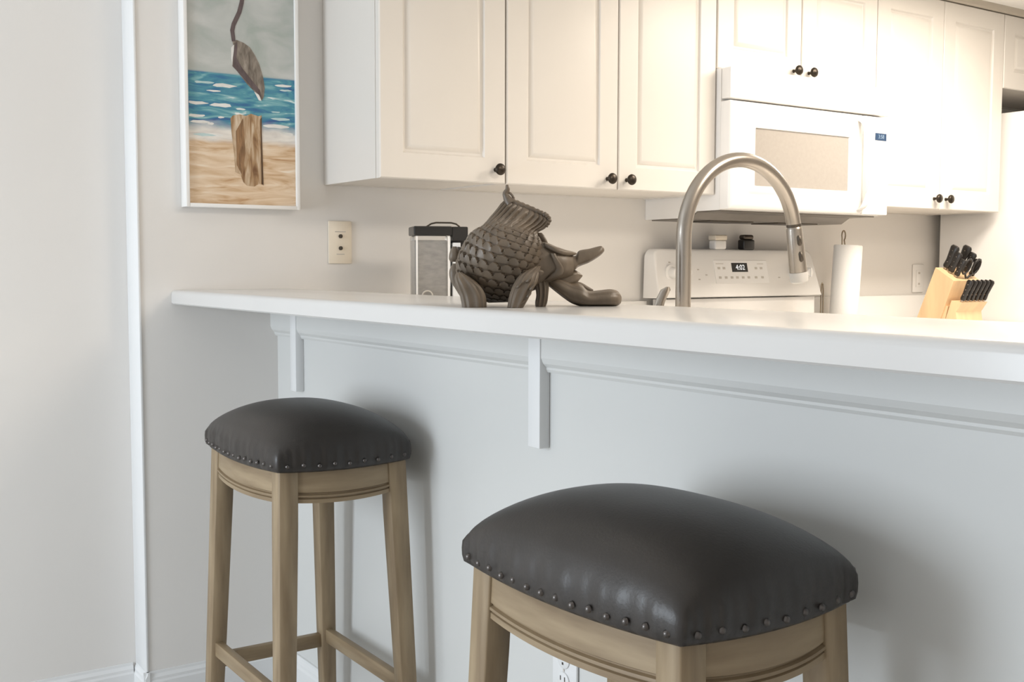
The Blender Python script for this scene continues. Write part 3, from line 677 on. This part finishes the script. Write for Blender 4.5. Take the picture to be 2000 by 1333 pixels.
slab('back_fin', [(455, 1046, 1058, .004, 0), (462, 1050, 1064, .006, 0), (470, 1054, 1068, .006, 0), (480, 1058, 1072, .004, 0)], horiz=False)
slab('belly_fin', [(572, 1052, 1058, .004, -.045), (582, 1053, 1064, .008, -.045), (594, 1052, 1069, .010, -.045), (599, 1052, 1066, .010, -.045)], horiz=False)

# ------------------------------------------------------------------ bar stools
ZS, SW, SD = .732, .394, .277          # leg tops, outer width (Y) and depth (X)
SPX, SPY = .0139/(.732-.25), .0202/(.732-.25)
def stool():
    t = thing('bar_stool', 'taupe wooden bar stool with black leather seat, in the corner by the painted wall', 'bar stool', (0, 0, 0), 'backless leather bar stools')
    LW = .040
    def leg_c(sx, sy, z, f):               # outer corner at height z
        return Vector((sx*(SD/2+SPX*(ZS-z)), sy*(SW/2+SPY*(ZS-z)), z))
    for sx in (-1, 1):
        for sy in (-1, 1):
            rings = []
            for z, wl in ((0, .030), (.004, .031), (.30, .036), (.62, .040), (ZS, .040)):
                o = leg_c(sx, sy, z, 0); c = o-Vector((sx*wl/2, sy*wl/2, 0)); h = wl/2; b_ = .0022
                rings.append([c+Vector(q) for q in ((h-b_, h, 0), (h, h-b_, 0), (h, -h+b_, 0), (h-b_, -h, 0), (-h+b_, -h, 0), (-h, -h+b_, 0), (-h, h-b_, 0), (-h+b_, h, 0))])
            loft('leg', rings, 'wood', t)
    # bowed aprons with a bead groove above the lower edge
    def apron(long, s):
        rings = []; n = 16; half = (SW if long else SD)/2-.038
        for i in range(n+1):
            q = -1+2*i/n; bow = .014*(1-q*q); sag = .004*(1-q*q); sec_ = []
            zt = ZS-.002; zb = ZS-.066-sag
            for d, z in ((-.016, zt), (.0, zt), (.0, zb+.021), (-.0035, zb+.019), (-.0035, zb+.017), (.0015, zb+.0155), (.002, zb+.012), (-.0030, zb+.0105), (-.0030, zb+.009), (.0, zb+.0075), (.0, zb), (-.016, zb)):
                off = (SD if long else SW)/2-.004+bow+d+(SPX if long else SPY)*(ZS-z)
                p = Vector((s*off, q*half, z)) if long else Vector((q*half, s*off, z)); sec_.append(p)
            rings.append(sec_)
        o = obj('apron', aloft(bmesh.new(), rings), 'woodh', t); autosmooth(o, 40)
    for s in (-1, 1): apron(True, s); apron(False, s)
    # stretchers
    def stretch(long, s, z):
        h = .032; w_ = .018
        ox = SD/2+SPX*(ZS-z)-.018; oy = SW/2+SPY*(ZS-z)-.018
        if long: box('stretcher', s*ox-w_/2, s*ox+w_/2, -oy+.0165, oy-.0165, z-h/2, z+h/2, 'woodh', t, .002)
        else: box('stretcher', -ox+.0165, ox-.0165, s*oy-w_/2, s*oy+w_/2, z-h/2, z+h/2, 'woodh', t, .002)
    stretch(True, -1, .272); stretch(True, 1, .252); stretch(False, 1, .240); stretch(False, -1, .240)
    # cushion
    N = 44; A, B_ = SD/2+.006, SW/2+.006
    def plan(u, v):
        return Vector((u*(A+.014*(1-v*v)), v*(B_+.014*(1-u*u)), 0))
    def sag(u, v): return -.005*((1-u*u)*(abs(v) > .98)+(1-v*v)*(abs(u) > .98))
    bm = bmesh.new(); g = {}
    for i in range(N+1):
        for j in range(N+1):
            u = -math.cos(math.pi*i/N); v = -math.cos(math.pi*j/N)
            u = .35*u+.65*(2*i/N-1); v = .35*v+.65*(2*j/N-1)
            e = (1-abs(u)**2.3)*(1-abs(v)**2.6); z = ZS+.048+.062*max(0, e)**.58
            corner = (abs(u)*abs(v))**8; p = plan(u, v); p.z = z-.010*corner
            g[i, j] = bm.verts.new(p)
    for i in range(N):
        for j in range(N): bm.faces.new((g[i, j], g[i+1, j], g[i+1, j+1], g[i, j+1]))
    rim_ = [(i, 0) for i in range(N)]+[(N, j) for j in range(N)]+[(i, N) for i in range(N, 0, -1)]+[(0, j) for j in range(N, 0, -1)]
    top = [g[k] for k in rim_]; prev = top; nn = len(top)
    for li, (out, fz) in enumerate(((.004, .80), (.005, .55), (.0045, .30), (.002, .08), (-.002, 0.0), (-.012, -.002))):
        cur = []
        for k, tv in enumerate(top):
            c = tv.co; d = Vector((c.x/A, c.y/B_, 0)); d = Vector((d.x if abs(d.x) > .97 else d.x*.15, d.y if abs(d.y) > .97 else d.y*.15, 0)).normalized()
            pk = math.sin(k*2.1)*.0016+math.sin(k*.77+1)*.0012
            q_ = (c.y/B_ if abs(c.x/A) > .97 else c.x/A); zb = ZS-.001-.0045*(1-min(1, q_*q_))
            cur.append(bm.verts.new(Vector((c.x, c.y, 0))+d*(out+(pk if .05 < fz < .9 else 0))+Vector((0, 0, zb+(c.z-zb)*fz))))
        for k in range(nn): bm.faces.new((prev[k], prev[(k+1) % nn], cur[(k+1) % nn], cur[k]))
        prev = cur
    bm.faces.new(prev)
    cu = obj('cushion', bm, 'leather', t, True); cu['label'] = 'domed black leather seat'
    # nail heads along the lower border
    r_ = .0048; prof_ = [(0, .0042), (.0022, .0038), (.0040, .0024), (r_, 0)]
    def nail(c, d):
        d = d.normalized(); a_ = d.orthogonal().normalized(); b2 = d.cross(a_)
        rings = [[c+d*h+(a_*math.cos(q)+b2*math.sin(q))*max(r, .0003) for q in [2*math.pi*k/10 for k in range(10)]] for r, h in prof_]
        loft('nail_head', rings, 'nail', t)
    zn = ZS+.013
    for s in (-1, 1):
        for k in range(14):
            v = -.93+1.86*k/13; p = plan(s, v); nail(Vector((p.x+s*.0046, p.y, zn-.0045*(1-v*v)+.0012*math.sin(k*3.7+s))), Vector((s, 0, .05)))
        for k in range(9):
            u = -.88+1.76*k/8; p = plan(u, s); nail(Vector((p.x, p.y+s*.0046, zn-.0045*(1-u*u)+.0012*math.sin(k*2.9+s))), Vector((0, s, .05)))
    return t
def copy_tree(root):
    r = root.copy(); COL.objects.link(r)
    for ch in list(root.children):
        c = ch.copy(); COL.objects.link(c); c.parent = r
    return r
st1 = stool()
st2 = copy_tree(st1)
st1.location = (-.1982, -.6257, 0); st1.rotation_euler.z = -.0073
st2.location = (-.2352, -1.7797, 0); st2.rotation_euler.z = .0266
st2['label'] = 'taupe wooden bar stool with black leather seat, farther out along the bar'
